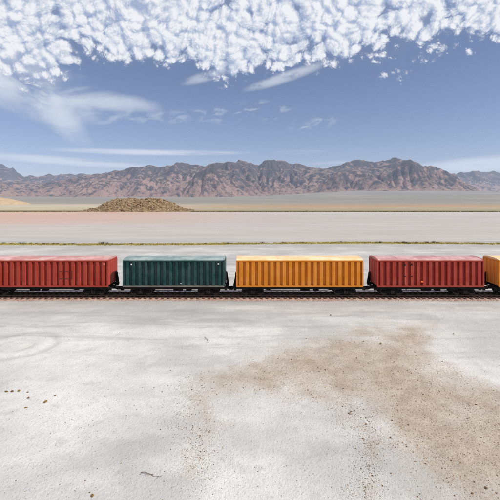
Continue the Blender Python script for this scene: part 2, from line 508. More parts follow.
gx = axis_pts(-34, 34, .14, -15000, 15000, 1.12)
gy = axis_pts(14.5, 50, .13, -400, 14000, 1.04)
X, Y = np.meshgrid(gx, gy)

def poly_sd(X, Y, poly):
    """signed distance to a polygon, positive inside"""
    d = np.full(X.shape, 1e9); ins = np.zeros(X.shape, bool); n = len(poly)
    for i in range(n):
        x0, y0 = poly[i]; x1, y1 = poly[(i + 1) % n]
        ex, ey = x1 - x0, y1 - y0
        t = np.clip(((X - x0) * ex + (Y - y0) * ey) / (ex * ex + ey * ey), 0, 1)
        d = np.minimum(d, np.hypot(X - x0 - t * ex, Y - y0 - t * ey))
        c = ((y0 > Y) != (y1 > Y)) & (X < ex * (Y - y0) / (ey if ey else 1e-9) + x0)
        ins ^= c
    return np.where(ins, d, -d)
SAND_POLY = [gp(*p) for p in [(345, 332), (375, 325), (432, 325), (445, 334), (428, 347), (447, 362), (480, 378), (505, 388), (560, 398), (640, 430), (640, 520), (440, 520), (418, 480), (398, 455), (372, 428), (345, 412), (315, 400), (270, 394), (225, 391), (190, 385), (212, 374), (250, 364), (272, 352), (300, 342)]]
ARM = [gp(*p) for p in [(178, 380), (205, 372), (250, 358), (300, 348), (350, 345), (350, 402), (300, 397), (250, 392), (205, 389)]]
TRAIL = [gp(*p) for p in [(196, 396), (188, 420), (196, 440), (190, 470), (214, 452), (222, 420), (212, 398)]]
TRAIL2 = [gp(*p) for p in [(352, 412), (366, 440), (364, 470), (345, 510), (390, 510), (384, 462), (376, 440), (366, 418)]]
def sand_mask(X, Y):
    nx_ = fbm(X * .32, Y * .32, 5, 41, .55)
    sd = poly_sd(X, Y, SAND_POLY)
    a = sstep(sd + nx_ * 3.0, -2.6, 3.4)
    # thin whitish veins and patches inside
    a = a * (1 - .4 * sstep(fbm(X * .2 + 5, Y * .32, 5, 51, .6), .05, .4) * (1 - sstep(sd, 2.5, 6.0)))
    b = sstep(poly_sd(X, Y, TRAIL) + nx_ * 2.2, -.8, 1.0) * .62
    c = sstep(poly_sd(X, Y, TRAIL2) + nx_ * 2.0, -.8, 1.0) * .62
    a = np.maximum(a, .9 * sstep(poly_sd(X, Y, ARM) + nx_ * 2.4, -1.6, 2.2))
    return np.maximum(np.maximum(a * (.92 + .55 * fbm(X * .35, Y * .35, 5, 61)), b), c)
near = (Y > 8) & (Y < 60) & (np.abs(X) < 60)
S = np.zeros(X.shape)
S[near] = sand_mask(X[near], Y[near])
# old mud ring near the left edge
rx, ry = gp(17, 345)
rr = np.hypot((X - rx) / 1.35, (Y - ry) / 1.25) * (1 + .10 * fbm(X * .5, Y * .5, 3, 81))
RG = np.where(rr < 4.6, np.cos(rr * 4.1) * .36 * (1 - sstep(rr, 2.4, 4.4)), 0)
RG = np.where(rr < .9, np.maximum(RG, .5), RG)
# swirls and pools of finer salt beside it
sw = fbm(X * .16 + fbm(X * .3, Y * .3, 3, 92) * .9, Y * .42, 5, 91)
RG = RG + .55 * sstep(sw, .12, .36) * (1 - sstep(Y, 36, 41)) * sstep(Y, 23, 28) * (1 - S)
GREY = sstep(Y, 33, 41) * (.55 + .8 * fbm(X * .08, Y * .3, 4, 95)) + .55 * sstep(fbm(X * .12, Y * .2, 4, 99), .08, .4) * (1 - sstep(Y, 20, 30))
GREY = np.clip(GREY + .8 * sstep(Y, 88, 102), 0, 1)
vc = 101 + 1.4 * np.sin(X / 23.) + 1.6 * fbm(X / 30., X * 0 + .5, 3, 15)
VERGE = np.clip(1 - np.abs(Y - vc) / (2.3 + 1.3 * fbm(X / 12., X * 0 + 2.5, 3, 19)), 0, 1)
VERGE = sstep(VERGE, 0, .5)
Z = np.where((Y < 90) & (np.abs(X) < 90), .05 * fbm(X * .12, Y * .12, 4, 21) + .022 * fbm(X * .9, Y * .9, 3, 23) + .03 * S * ridged(X * .8, Y * .8, 3, 25), 0)
Z = Z * (1 - np.exp(-((Y - 47.6) / 2.6) ** 4)) + fan_height(X, Y)
Z = np.where(rr < 3.4, Z + .05 * np.cos(rr * 4.1) * (1 - sstep(rr, 2.0, 3.4)), Z)
ground = grid_obj('ground', X, Y, Z, ground_material(), dict(sand=S, ring=RG, grey=GREY, verge=VERGE))
tag(ground, 'white salt flat with a tan sand patch running to the far plain', kind='structure')

# shallow salt lake beyond the green verge
lx = np.linspace(-1500, 1500, 500); lv = np.linspace(0, 1, 12)
LX, LV = np.meshgrid(lx, lv)
n_near = 107 + 3.0 * fbm(LX / 40., LX * 0 + 3.3, 4, 35); n_far = 311 + 3 * fbm(LX / 60., LX * 0 + 8.3, 4, 36)
LY = n_near + (n_far - n_near) * LV
lake = grid_obj('salt_lake', LX, LY, LY * 0 + .012, lake_material())
tag(lake, 'pale pinkish wet salt lake bed between green verge and far shore', kind='structure')

# ------------------------------------------------------------------ mountains
def prof(xs, pts):
    a = np.array(pts, float); return np.interp(xs, a[:, 0], a[:, 1])
DXM = 33.0
mx = np.arange(-9600, 9600, DXM); my = np.arange(5300, 9900, DXM)
MX, MY = np.meshgrid(mx, my)
main_sky = [(-200, 188), (-60, 184), (0, 183), (20, 181.5), (40, 183), (60, 181), (75, 178), (90, 175.5), (105, 172), (120, 170), (140, 165), (155, 166.5), (165, 165), (180, 163), (195, 164), (205, 165.5), (215, 163.5), (228, 162), (240, 161), (250, 162), (258, 164.5), (263, 161), (271, 159.5), (285, 161), (295, 164), (305, 165.5), (315, 168), (328, 168.5), (340, 164), (350, 161.5), (360, 160.5), (371, 163.5), (380, 161), (390, 160), (400, 158), (410, 161), (425, 165), (435, 168), (445, 172), (455, 176), (465, 181), (475, 188), (490, 194), (700, 196)]
cyl = 7700 + 380 * fbm(MX / 2600., MX * 0 + .3, 3, 5)
pxm = 250 + MX / cyl * FC
crest = np.maximum((197 - prof(pxm, main_sky)) / FC * cyl + CAM_H, 5)
halfw = (800 + 1.5 * crest) * (1 + .8 * fbm(MX / 1300., MX * 0 + 7.7, 3, 9))
dm = (MY - cyl) / np.where(MY < cyl, halfw, 1600)
U = np.clip(1 - np.abs(dm), 0, 1) ** .8 * (crest / 600.) * (1 + .6 * fbm(MX / 1000., MY / 1000., 3, 31))
# outlying knobs at the foot of the range
for kx, ky, kr, kh in ((-560, 5800, 380, .6), (2480, 5900, 300, .75), (1500, 6000, 420, .5), (3100, 6100, 350, .5), (-1500, 6000, 300, .25), (700, 6100, 260, .22), (-4200, 6150, 420, .30)):
    U = U + kh * np.clip(1 - np.hypot((MX - kx) / (1.6 * kr), (MY - ky) / kr), 0, 1)
h0 = 20 * np.random.default_rng(1).random(MX.shape) + 90 * fbm(MX / 900., MY / 900., 5, 3) * np.clip(U, 0, 1) + 20
HM = erode(h0, U, DXM, 48, .004, 10.)
HM = HM - 22
def upsample(A, k):
    for ax in (0, 1):
        n = A.shape[ax]; t = np.linspace(0, n - 1, (n - 1) * k + 1); i = np.clip(np.floor(t).astype(int), 0, n - 2); f = t - i
        g = lambda j: np.take(A, np.clip(j, 0, n - 1), axis=ax)
        sh = [1, 1]; sh[ax] = -1; f = f.reshape(sh)
        p0, p1, p2, p3 = g(i - 1), g(i), g(i + 1), g(i + 2)
        A = p1 + .5 * f * (p2 - p0 + f * (2 * p0 - 5 * p1 + 4 * p2 - p3 + f * (3 * (p1 - p2) + p3 - p0)))
    return A
HF = upsample(HM, 2)
UF = upsample(U, 2)
NX_, NY_ = np.meshgrid(np.linspace(mx[0], mx[-1], HF.shape[1]), np.linspace(my[0], my[-1], HF.shape[0]))
HF = HF + 34 * sstep(HF, 20, 160) * fbm(NX_ / 150., NY_ / 150., 4, 221)
HF = erode(HF, UF, DXM / 2, 7, .0048, 10.)
fx = np.linspace(mx[0], mx[-1], HF.shape[1]); fy = np.linspace(my[0], my[-1], HF.shape[0])
FX, FY = np.meshgrid(fx, fy)
def fit_skyline(FX, FY, HF, base, sky_pts, width):
    """smooth gain along the range so that its crest has the photograph's heights"""
    px = 250 + FX / FY * FC
    tgt = (197 - prof(px, sky_pts)) / FC
    app = (HF + base - CAM_H) / FY
    b = np.clip((px + 100) / 6, 0, 119).astype(int)
    mxv = np.full(120, -1.0); np.maximum.at(mxv, b.ravel(), app.ravel())
    tb = (197 - prof(np.arange(120) * 6 - 97, sky_pts)) / FC
    gain = np.clip(tb / np.maximum(mxv, 1e-3), .4, 2.2)
    k = np.ones(width) / width
    gain = np.convolve(np.pad(gain, width // 2, mode='edge'), k, mode='valid')
    return HF * np.interp(px, np.arange(120) * 6 - 97, gain)
base = fan_height(FX, FY)
rough_amt = sstep(HF, 10, 160)
for _ in range(2):
    HF = fit_skyline(FX, FY, HF, base, main_sky, 3)
wx = FX + 70 * fbm(FX / 300., FY / 300., 3, 211); wy = FY + 70 * fbm(FX / 300., FY / 300., 3, 213)
HF = HF + rough_amt * (52 * ridged(wx / 420., wy / 600., 5, 201, .5) - 14)
edge_f = np.minimum(1, np.minimum(sstep(FY, 5300, 5700), np.minimum(sstep(FX, -9600, -9000), 1 - sstep(FX, 9000, 9600))))
mountains = grid_obj('mountain_range', FX, FY, base - 4 + np.where(HF > 0, HF * edge_f, HF), mountain_material('mountain_rock'))
tag(mountains, 'rugged brown and purple desert mountain range across the horizon', kind='structure')

# a farther range, seen left and right of the main one
far_sky = [(-200, 170), (-60, 167), (-10, 164.5), (2, 163.5), (8, 164.5), (15, 168), (21, 172.5), (28, 176), (36, 174.5), (60, 173.5), (90, 173.5), (105, 176), (140, 182), (250, 186), (400, 182), (430, 178), (445, 174), (460, 172), (475, 170.5), (490, 171), (500, 172), (560, 170), (700, 174)]
k0 = slice(0, HM.shape[0] - 8)
GH = np.clip(HM[k0][:, ::-1], 0, None)
GX = MX[k0] * 1.4; GY = 10000 + (MY[k0] - 5300) * .75
fl = fbm(GX / 1800., GY / 1800., 4, 301)
env = np.clip(1 - np.abs((GY - 11500) / 1500.), 0, 1)
GH = GH * (.9 + .5 * fl) + 900 * env ** 1.2 * (.5 + .35 * ridged(GX / 1500., GY / 1500., 6, 305))
GB = fan_height(np.clip(GX, -6000, 6000), np.minimum(GY, 9000))
for _ in range(2):
    GH = fit_skyline(GX, GY, GH, GB, far_sky, 3)
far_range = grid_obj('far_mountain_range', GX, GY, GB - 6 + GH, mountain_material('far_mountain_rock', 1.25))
tag(far_range, 'hazy farther mountain ridge behind the main range', kind='structure')

# ------------------------------------------------------------------ rocky hill on the far shore, and a dune
hill_pts = [(80, 0), (90, 1.6), (97, 3), (104, 6), (110, 10), (117, 13), (126, 13.6), (134, 14.2), (141, 12.8), (149, 14.4), (160, 13.4), (167, 11), (175, 6.5), (184, 2.8), (196, 0)]
hx = np.linspace(80, 196, 260); hv = np.linspace(-1, 1, 110)
HXp, HV = np.meshgrid(hx, hv)
hcY = 336.
HX = (HXp - 250) / FC * hcY
HY = hcY + HV * 24
hp = prof(HXp + 5 * fbm(HX / 12., HY / 12., 3, 70), hill_pts) * .70
cross = np.cos(np.clip(HV + .12 * fbm(HX / 9., HY / 9., 3, 71), -1, 1) * math.pi / 2) ** 1.15
HZ = hp * cross * (1 + .10 * ridged(HX / 7., HY / 7., 4, 73)) + 1.9 * ridged(HX / 6.5, HY / 6.5, 5, 75, .6) * np.clip(hp * cross / 4., 0, 1)
def hill_material():
    m, t, b = material('hill_rock', .95, .15)
    P = pos(t)
    n1 = t.noise(P, .35, 5, .65)[0]; n2 = t.noise(P, 1.4, 4, .65)[0]; v = t.voro(P, .55)[0]
    c = t.mix(t.ss(n1, .38, .62), (.22, .14, .075), (.35, .25, .145))
    c = t.mix(t.m('MULTIPLY', t.ss(n2, .49, .58), .85), c, (.06, .042, .024))
    c = t.mix(t.m('MULTIPLY', t.ss(v, .5, .25), .4), c, (.38, .285, .18))
    t.l.new(c, b.inputs['Base Color']); bump(t, b, t.m('ADD', n2, t.m('MULTIPLY', v, -.8)), .8, .8)
    return m
HILL_MAT = hill_material()
hill = grid_obj('rocky_hill', HX, HY, HZ - .25, HILL_MAT)
tag(hill, 'low rocky brown hill on the far shore of the salt lake', kind='structure')

dv = np.linspace(-1, 1, 60); DXg, DYg = np.meshgrid(np.linspace(-1, 1, 80), dv)
DR = np.clip(1 - np.hypot(DXg, DYg), 0, 1)
dune_Z = 12.5 * DR ** .8 * (1 + .15 * fbm(DXg * 3, DYg * 3, 3, 5)) - .3
dune = grid_obj('sand_dune', -425 + DXg * 48, 640 + DYg * 46, dune_Z, simple_material('dune_sand', (.36, .255, .15), (.42, .32, .21), .95, .2))
tag(dune, 'pale orange dune at the left edge of the plain', kind='structure')

# ------------------------------------------------------------------ stones, shared shapes
import bmesh
def rock_mesh(name, seed, mat, sub=2, flat=.6):
    bm = bmesh.new(); bmesh.ops.create_icosphere(bm, subdivisions=sub, radius=1)
    r = random.Random(seed)
    off = Vector((r.uniform(-9, 9), r.uniform(-9, 9), r.uniform(-9, 9)))
    planes = [(Vector((r.gauss(0, 1), r.gauss(0, 1), r.gauss(0, 1))).normalized(), r.uniform(.4, .85)) for _ in range(9)]
    ax = (r.uniform(.75, 1.25), r.uniform(.7, 1.1))
    for v in bm.verts:
        p = v.co.copy()
        for n, d in planes:
            k = p.dot(n)
            if k > d: p -= n * (k - d) * .85
        p *= 1 + r.uniform(-.13, .13)
        v.co = Vector((p.x * ax[0], p.y * ax[1], p.z * flat))
    me = bpy.data.meshes.new(name); bm.to_mesh(me); bm.free(); me.materials.append(mat)
    return me
STONE = stone_material('brown_stone', (.125, .07, .035), (.24, .145, .075))
OCHRE = stone_material('ochre_stone', (.13, .075, .022), (.29, .175, .045))
def stones_mesh(name, pts, mat, seed=3, flat=.6):
    """pts: x, y, z, size"""
    protos = []
    for i in range(6):
        me = rock_mesh('proto', seed + i, mat, 1, flat)
        protos.append((np.array([v.co[:] for v in me.vertices]), [tuple(p.vertices) for p in me.polygons])); bpy.data.meshes.remove(me)
    r = np.random.default_rng(seed); V = []; F = []; b = 0
    for x, y, z, s in pts:
        co, fs = protos[r.integers(6)]
        a = r.uniform(0, 6.28); c, si = math.cos(a), math.sin(a)
        V.append(np.stack([(co[:, 0] * c - co[:, 1] * si) * s + x, (co[:, 0] * si + co[:, 1] * c) * s + y, co[:, 2] * s + z], -1))
        F.append(np.array(fs) + b); b += len(co)
    me = bpy.data.meshes.new(name)
    me.from_pydata(np.concatenate(V).tolist(), [], np.concatenate(F).tolist()); me.update(); me.materials.append(mat)
    return me

# boulders over the hill
r = np.random.default_rng(11)
pts = []
for _ in range(1500):
    i = r.integers(6, 103); j = r.integers(8, 250)
    if hp[i, j] * cross[i, j] < .7 and r.random() < .7: continue
    pts.append((HX[i, j], HY[i, j], HZ[i, j] - .15, r.uniform(.25, .9) * (1 if r.random() < .85 else 2.0)))
o = link('hill_boulders', stones_mesh('hill_boulders', pts, HILL_MAT, 31, .75), hill)
o['kind'] = 'stuff'

# ------------------------------------------------------------------ railway track
TRACK_Y = 47.6
track = tag(empty('railway_track', (0, TRACK_Y, 0)), 'straight single railway track with brown timber ties under the freight train', 'railway track')
BAL = stone_material('ballast', (.27, .165, .125), (.45, .32, .25), 2.5)
for s_ in (-1, 1):
    MB().prism_x([(s_ * 2.2, -.05), (s_ * 1.16, -.05), (s_ * 1.16, .085), (s_ * 1.8, .085)][::s_], -75, 75).build('ballast_shoulder', BAL, track)
MB().prism_x([(-1.158, -.05), (1.158, -.05), (1.158, .075), (-1.158, .075)], -75, 75).build('ballast_bed', simple_material('shaded_ballast', (.035, .026, .022), (.07, .05, .04), .9, 6.), track)  # bed coloured dark to stand for the shade under the train
r = np.random.default_rng(5); pts = []
for _ in range(9000):
    y = r.uniform(1.2, 2.4) if r.random() < .25 else r.uniform(-2.5, -1.25)
    x = r.uniform(-42, 42)
    z = .075 if abs(y) < 1.75 else max(0, .075 - (abs(y) - 1.75) * .3)
    pts.append((x, y, z, r.uniform(.03, .075)))
o = link('ballast_stones', stones_mesh('ballast_stones', pts, BAL, 51, .7), track); o['kind'] = 'stuff'
TIE = simple_material('tie_timber', (.045, .022, .015), (.10, .052, .036), .9, 5.)
tie_me = MB().prism_x([(-1.78, .03), (1.78, .03), (1.78, .155), (1.75, .175), (-1.75, .175), (-1.78, .155)], -.14, .14).mesh('tie', TIE)
for k in range(-70, 71):
    o = link('tie', tie_me, track, (k * .71 + random.uniform(-.03, .03), random.uniform(-.07, .07), random.uniform(-.012, .01)))
    o.rotation_euler.z = random.uniform(-.02, .02)
RAIL = simple_material('rail_steel', (.09, .05, .035), (.17, .10, .07), .55, 4., .5, .5)
for s in (-1, 1):
    c = s * .7525
    MB().prism_x([(c - .07, .176), (c + .07, .176), (c + .07, .19), (c + .012, .205), (c + .012, .29), (c + .036, .305), (c + .036, .34), (c - .036, .34), (c - .036, .305), (c - .012, .29), (c - .012, .205), (c - .07, .19)], -75, 75).build('rail', RAIL, track)

# ------------------------------------------------------------------ freight wagons
IRON = simple_material('underframe_black', (.009, .008, .009), (.02, .018, .017), .9, 3., .06)
WHEEL = simple_material('wheel_steel', (.03, .025, .022), (.07, .05, .04), .5, 6., .5, .4)
WHITE = simple_material('plate_white', (.62, .64, .62), (.7, .7, .68), .6, 9.)
DUST = (.52, .46, .42)
W2, FLOOR, TOP = 1.45, 1.66, 4.74
PITCH = .745

def bogie(root, x):
    b = empty('bogie', (x, 0, 0)); b.parent = root
    m = MB()
    for s in (-1, 1):
        y = s * 1.02
        m.prism_y([(-1.28, .72), (-1.12, .66), (-.62, .66), (-.42, .50), (.42, .50), (.62, .66), (1.12, .66), (1.28, .72), (1.28, .92), (1.0, 1.0), (.45, 1.02), (.3, 1.12), (-.3, 1.12), (-.45, 1.02), (-1.0, 1.0), (-1.28, .92)], y - .06, y + .06)
    m.box(-.2, .2, -.95, .95, .72, 1.0)
    f = m.build('bogie_frame', IRON, b)
    for s in (-1, 1):
        m = MB()
        for k in (-.16, 0, .16): m.tube([(k, s * 1.11, .56), (k, s * 1.11, .98)], .065, 8)
        m.build('spring', WHEEL, b)
    for ax in (-.9, .9):
        MB().disc_y(ax, .80, -1.16, 1.16, .07, 10).build('axle', WHEEL, b)
        for s in (-1, 1):
            m = MB(); y = s * .7525
            m.disc_y(ax, .80, y - .065, y + .065, .46, 24); m.disc_y(ax, .80, y - s * .09, y - s * .065, .49, 24)
            m.disc_y(ax, .80, y + s * .07, y + s * .085, .30, 20)
            m.build('wheel', WHEEL, b)
            MB().box(ax - .13, ax + .13, s * 1.08 - .1, s * 1.08 + .1, .66, .93).build('axle_box', IRON, b)
    return b

def wagon(name, x0, x1, label, body, roofm, sill, opts):
    L = x1 - x0; hl = L / 2
    root = tag(empty('freight_wagon', ((x0 + x1) / 2, TRACK_Y, 0)), label, 'freight wagon', 'wagons of the freight train')
    # underframe
    m = MB()
    m.box(-hl + .05, hl - .05, -.32, .32, 1.10, 1.38)
    for s in (-1, 1):
        m.box(-hl + .02, hl - .02, s * 1.36 - .07, s * 1.36 + .07, 1.20, 1.40)
    for k in range(int(L / 1.5)):
        x = -hl + .6 + k * (L - 1.2) / max(1, int(L / 1.5) - 1)
        m.box(x - .05, x + .05, -1.28, 1.28, 1.22, 1.37)
    m.build('underframe', IRON, root)
    MB().box(-hl + .01, hl - .01, -1.40, 1.40, 1.385, 1.50).build('floor', IRON, root)
    # brake gear hung in the middle
    bx_ = opts.get('gear', 0)
    MB().tube([(bx_ - 1.0, -.62, .98), (bx_ + .15, -.62, .98)], .17, 12).build('air_tank', IRON, root)
    MB().box(bx_ + .6, bx_ + 1.25, -.9, -.4, .86, 1.22).build('brake_valve', IRON, root)
    MB().tube([(-hl + 3.4, -.3, .80), (hl - 3.4, -.3, .84)], .03, 6).build('brake_rod', IRON, root)
    m = MB()
    for s in (-1, 1):
        a, c = hl - 3.6, hl * .42
        m.prism_y([(-a, 1.22), (-c, 1.12), (c, 1.12), (a, 1.22), (a, 1.15), (c, 1.05), (-c, 1.05), (-a, 1.15)], s * 1.30 - .03, s * 1.30 + .03)
    m.build('truss_bar', IRON, root)
    for s in (-1, 1):
        bogie(root, s * (hl - 2.05))
        # drawgear
        e = s * hl
        m = MB().box(min(e - s * .3, e + s * .45), max(e - s * .3, e + s * .45), -.13, .13, .98, 1.22)
        m.box(min(e + s * .40, e + s * .90), max(e + s * .40, e + s * .90), -.17, .15, .93, 1.27)
        m.build('coupler', IRON, root)
        MB().tube([(e, .42, 1.0), (e + s * .3, .42, .82), (e + s * .6, .36, .72), (e + s * .86, .3, .8)], .035, 8).build('brake_hose', IRON, root)
        for q in (-1, 1):
            MB().prism_z([(e - s * .02, q * 1.30), (e + s * .30, q * 1.30), (e + s * .30, q * 1.22), (e - s * .02, q * 1.22)], 1.05, 1.35).build('step_bracket', IRON, root)
        # dark tapered plates added in the shape of the shade at each end
        m = MB().box(min(e, e + s * .42), max(e, e + s * .42), -1.2, 1.2, 1.30, 1.36)
        m.prism_y([(e + s * .05, 1.36), (e + s * .40, 1.36), (e + s * .16, 2.75), (e + s * .05, 2.95)], .78, .86)
        m.prism_y([(e + s * .05, 1.36), (e + s * .40, 1.36), (e + s * .16, 2.75), (e + s * .05, 2.95)], 1.18, 1.26)
        m.box(min(e + s * .05, e + s * .12), max(e + s * .05, e + s * .12), .86, 1.18, 2.2, 2.3); m.box(min(e + s * .05, e + s * .12), max(e + s * .05, e + s * .12), .86, 1.18, 1.75, 1.85)
        p = m.build('end_shade_platform', IRON, root)
        MB().tube([(e + s * .14, 1.02, 2.5), (e + s * .20, 1.02, 2.5)], .28, 16).build('brake_wheel', IRON, p)
    # body
    n = max(3, int(round((L - .44) / PITCH)))
    pitch = (L - .44) / n
    ribw, slope, depth = pitch * opts.get('rib', .60), .045, .25
    rib = MB()
    a, c = ribw / 2, ribw / 2 - slope
    rib.prism_z([(-a, 0), (-c, -depth), (c, -depth), (a, 0)], FLOOR + .04, TOP - .12)
    rib_me = rib.mesh('rib', body)
    for s in (-1, 1):
        w = MB().box(-hl + .1, hl - .1, s * 1.165 - .03, s * 1.165 + .03, FLOOR - .02, TOP - .04).build('side_wall', body, root)
        for k in range(n):
            o = link('rib', rib_me, w, (-hl + .22 + (k + .5) * pitch, s * 1.1945, 0))
            if s > 0: o.rotation_euler.z = math.pi
        MB().box(-hl + .02, hl - .02, s * 1.405 - .055, s * 1.405 + .055, FLOOR - .125, FLOOR + .035, .012).build('bottom_rail', sill, root)
        MB().box(-hl + .03, hl - .03, s * 1.40 - .062, s * 1.40 + .062, TOP - .115, TOP + .03, .015).build('top_rail', body, root)
        # ends
        e = s * (hl - .06)
        ew = MB().box(min(e, e - s * .06), max(e, e - s * .06), -1.28, 1.28, FLOOR - .02, TOP - .04).build('end_wall', body, root)
        er = MB().prism_z([(0, -.24), (s * .07, -.19), (s * .07, .19), (0, .24)][::s], FLOOR + .05, TOP - .14).mesh('rib', body)
        for q in (-.96, -.32, .32, .96): link('rib', er, ew, (e - s * .001, q, 0))
        MB().box(min(e - s * .08, e + s * .055), max(e - s * .08, e + s * .055), -1.33, 1.33, TOP - .12, TOP + .025).build('end_top_rail', body, root)
        for q in (-1, 1):
            MB().prism_z([(e + s * .062, q * 1.452), (e + s * .062, q * 1.30), (e - s * .12, q * 1.30), (e - s * .12, q * 1.452)][::s * q], FLOOR + .037, TOP - .117).build('corner_post', body, root)
    # roof, gently cambered, of sheets lapped along the length
    m_ = 12
    def arc(h, w): return [(-w + 2 * w * i / m_, TOP + .032 + h * (1 - (abs(-1 + 2 * i / m_)) ** 3.2)) for i in range(m_ + 1)]
    up = arc(.20, 1.455)
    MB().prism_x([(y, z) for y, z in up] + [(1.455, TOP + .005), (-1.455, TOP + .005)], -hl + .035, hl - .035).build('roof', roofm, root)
    sheet = MB()
    prof_ = [(y, z + .013) for y, z in arc(.20, 1.44)] + [(y, z - .01) for y, z in reversed(arc(.20, 1.44))]
    sheet.prism_x(prof_, -.04, .04)
    sm_ = sheet.mesh('roof_seam', roofm)
    rf = root.children[[c_.name.split('.')[0] for c_ in root.children].index('roof')]
    ns = int(L / 2.4)
    for k in range(1, ns): link('roof_seam', sm_, rf, (-hl + k * L / ns, 0, 0))
    for q in (-1, 1):
        sheet2 = MB().prism_x([(y, z + .018) for y, z in arc(.20, 1.452)] + [(y, z - .01) for y, z in reversed(arc(.20, 1.452))], q * (hl - .10) - .07, q * (hl - .10) + .07).build('roof_end_strip', opts.get('strip', roofm), rf)
    fy_ = -1.46
    for (x, z, w_, h_, mt, nm) in opts.get('plates', []):
        MB().box(x - w_ / 2, x + w_ / 2, fy_ - .012, fy_ + .02, z - h_ / 2, z + h_ / 2).build(nm, mt, root)
    for (x, z0_, z1_) in opts.get('rods', []):
        d = MB().tube([(x, fy_ - .03, z0_), (x, fy_ - .03, z1_)], .035, 8).build('door_rod', opts['rod_mat'], root)
        MB().box(x - .09, x + .09, fy_ - .06, fy_ + .03, z1_ - .1, z1_ + .12).build('rod_keeper', IRON, d)
        MB().box(x - .10, x + .10, fy_ - .075, fy_ + .0, z0_ + .9, z0_ + 1.0).build('rod_handle', IRON, d)
    for c_ in root.children:
        if c_.name.split('.')[0] in ('side_wall', 'bottom_rail', 'top_rail', 'end_wall', 'end_top_rail', 'corner_post', 'roof', 'floor', 'placard', 'door_bar', 'door_post', 'door_rod'):
            c_.scale.y = 1.1
    return root

RED = paint_material('red_paint', (.335, .036, .019), DUST, .03)
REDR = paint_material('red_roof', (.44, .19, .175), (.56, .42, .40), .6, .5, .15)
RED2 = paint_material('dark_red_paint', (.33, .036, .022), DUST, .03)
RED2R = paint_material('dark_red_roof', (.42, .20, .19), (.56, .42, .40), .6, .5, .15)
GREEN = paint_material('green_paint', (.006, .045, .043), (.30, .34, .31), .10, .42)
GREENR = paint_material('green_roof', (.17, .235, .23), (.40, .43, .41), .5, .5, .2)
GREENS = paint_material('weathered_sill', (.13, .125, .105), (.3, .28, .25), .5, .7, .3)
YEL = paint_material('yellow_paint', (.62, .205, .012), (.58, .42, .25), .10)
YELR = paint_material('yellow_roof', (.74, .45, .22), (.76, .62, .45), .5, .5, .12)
LIGHTRED = simple_material('plate_light_red', (.62, .14, .10), (.7, .2, .15), .6, 9.)
ORANGE = simple_material('plate_orange', (.75, .14, .02), (.8, .2, .04), .6, 9.)
DARKP = simple_material('plate_dark', (.05, .015, .012), (.08, .02, .016), .7, 9.)

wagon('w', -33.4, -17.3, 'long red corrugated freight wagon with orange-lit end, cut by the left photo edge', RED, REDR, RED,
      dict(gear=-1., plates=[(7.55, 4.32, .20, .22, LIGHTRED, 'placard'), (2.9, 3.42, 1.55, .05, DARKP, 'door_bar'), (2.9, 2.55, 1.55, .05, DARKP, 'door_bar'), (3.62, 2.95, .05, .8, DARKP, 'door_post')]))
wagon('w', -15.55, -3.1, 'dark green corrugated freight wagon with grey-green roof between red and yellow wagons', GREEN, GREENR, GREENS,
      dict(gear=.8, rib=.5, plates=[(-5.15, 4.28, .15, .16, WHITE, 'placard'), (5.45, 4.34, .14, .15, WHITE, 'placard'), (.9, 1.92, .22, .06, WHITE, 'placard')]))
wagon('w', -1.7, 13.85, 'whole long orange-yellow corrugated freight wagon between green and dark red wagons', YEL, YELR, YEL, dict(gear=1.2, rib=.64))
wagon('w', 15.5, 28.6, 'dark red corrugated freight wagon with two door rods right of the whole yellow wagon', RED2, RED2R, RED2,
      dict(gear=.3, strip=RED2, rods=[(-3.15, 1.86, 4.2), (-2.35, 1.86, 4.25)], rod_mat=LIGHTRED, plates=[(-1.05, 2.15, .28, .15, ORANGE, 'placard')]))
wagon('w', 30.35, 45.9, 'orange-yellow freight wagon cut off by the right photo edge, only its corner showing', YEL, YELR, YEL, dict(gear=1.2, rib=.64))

# ------------------------------------------------------------------ loose stones on the flat
PROTO = [rock_mesh('stone', 100 + i, STONE, 2, .62) for i in range(6)]
PROTO_O = [rock_mesh('stone', 200 + i, OCHRE, 2, .5) for i in range(4)]
def sand_at(x, y):
    i = min(len(gx) - 1, int(np.searchsorted(gx, x))); j = min(len(gy) - 1, int(np.searchsorted(gy, y)))
    return float(S[j, i])
def zat(x, y):
    i = np.clip(np.searchsorted(gx, x), 1, len(gx) - 1); j = np.clip(np.searchsorted(gy, y), 1, len(gy) - 1)
    fx_ = (x - gx[i - 1]) / (gx[i] - gx[i - 1]); fy_ = (y - gy[j - 1]) / (gy[j] - gy[j - 1])
    return float((Z[j - 1, i - 1] * (1 - fx_) + Z[j - 1, i] * fx_) * (1 - fy_) + (Z[j, i - 1] * (1 - fx_) + Z[j, i] * fx_) * fy_)
def stone(px, py, wpx, label, group=None, ochre=False, asp=1.0):
    x, y = gp(px, py)
    s = wpx / (2.2 if ochre or not group else 2.75) * y / FC
    o = link('stone', random.choice(PROTO_O if ochre else PROTO), None, (x, y, zat(x, y) + s * .22))
    o.scale = (s * asp, s * random.uniform(.8, 1.1), s * random.uniform(.85, 1.15)); o.rotation_euler.z = random.uniform(-.4, .4) if asp > 1.2 else random.uniform(0, 6.28)
    return tag(o, label, 'stone', group)
stone(380.6, 344.3, 3.6, 'large dark stone alone near the top of the tan sand patch')
stone(6.6, 391.4, 3.9, 'leftmost of three ochre stones in a row at the left edge', None, True, 1.25)
stone(12.4, 391.3, 3.9, 'middle one of three ochre stones in a row at the left edge', None, True, 1.25)
stone(18.8, 390.6, 3.3, 'rightmost of three ochre stones in a row at the left edge', None, True, 1.2)
stone(27.5, 392.2, 2.6, 'small dark stone just right of the row of three ochre stones')
stone(28.6, 398.2, 3.0, 'small brown stone below and right of the row of three ochre stones')
stone(26.0, 407.8, 3.2, 'ochre stone lowest of the stones near the left edge', None, True, 1.2)
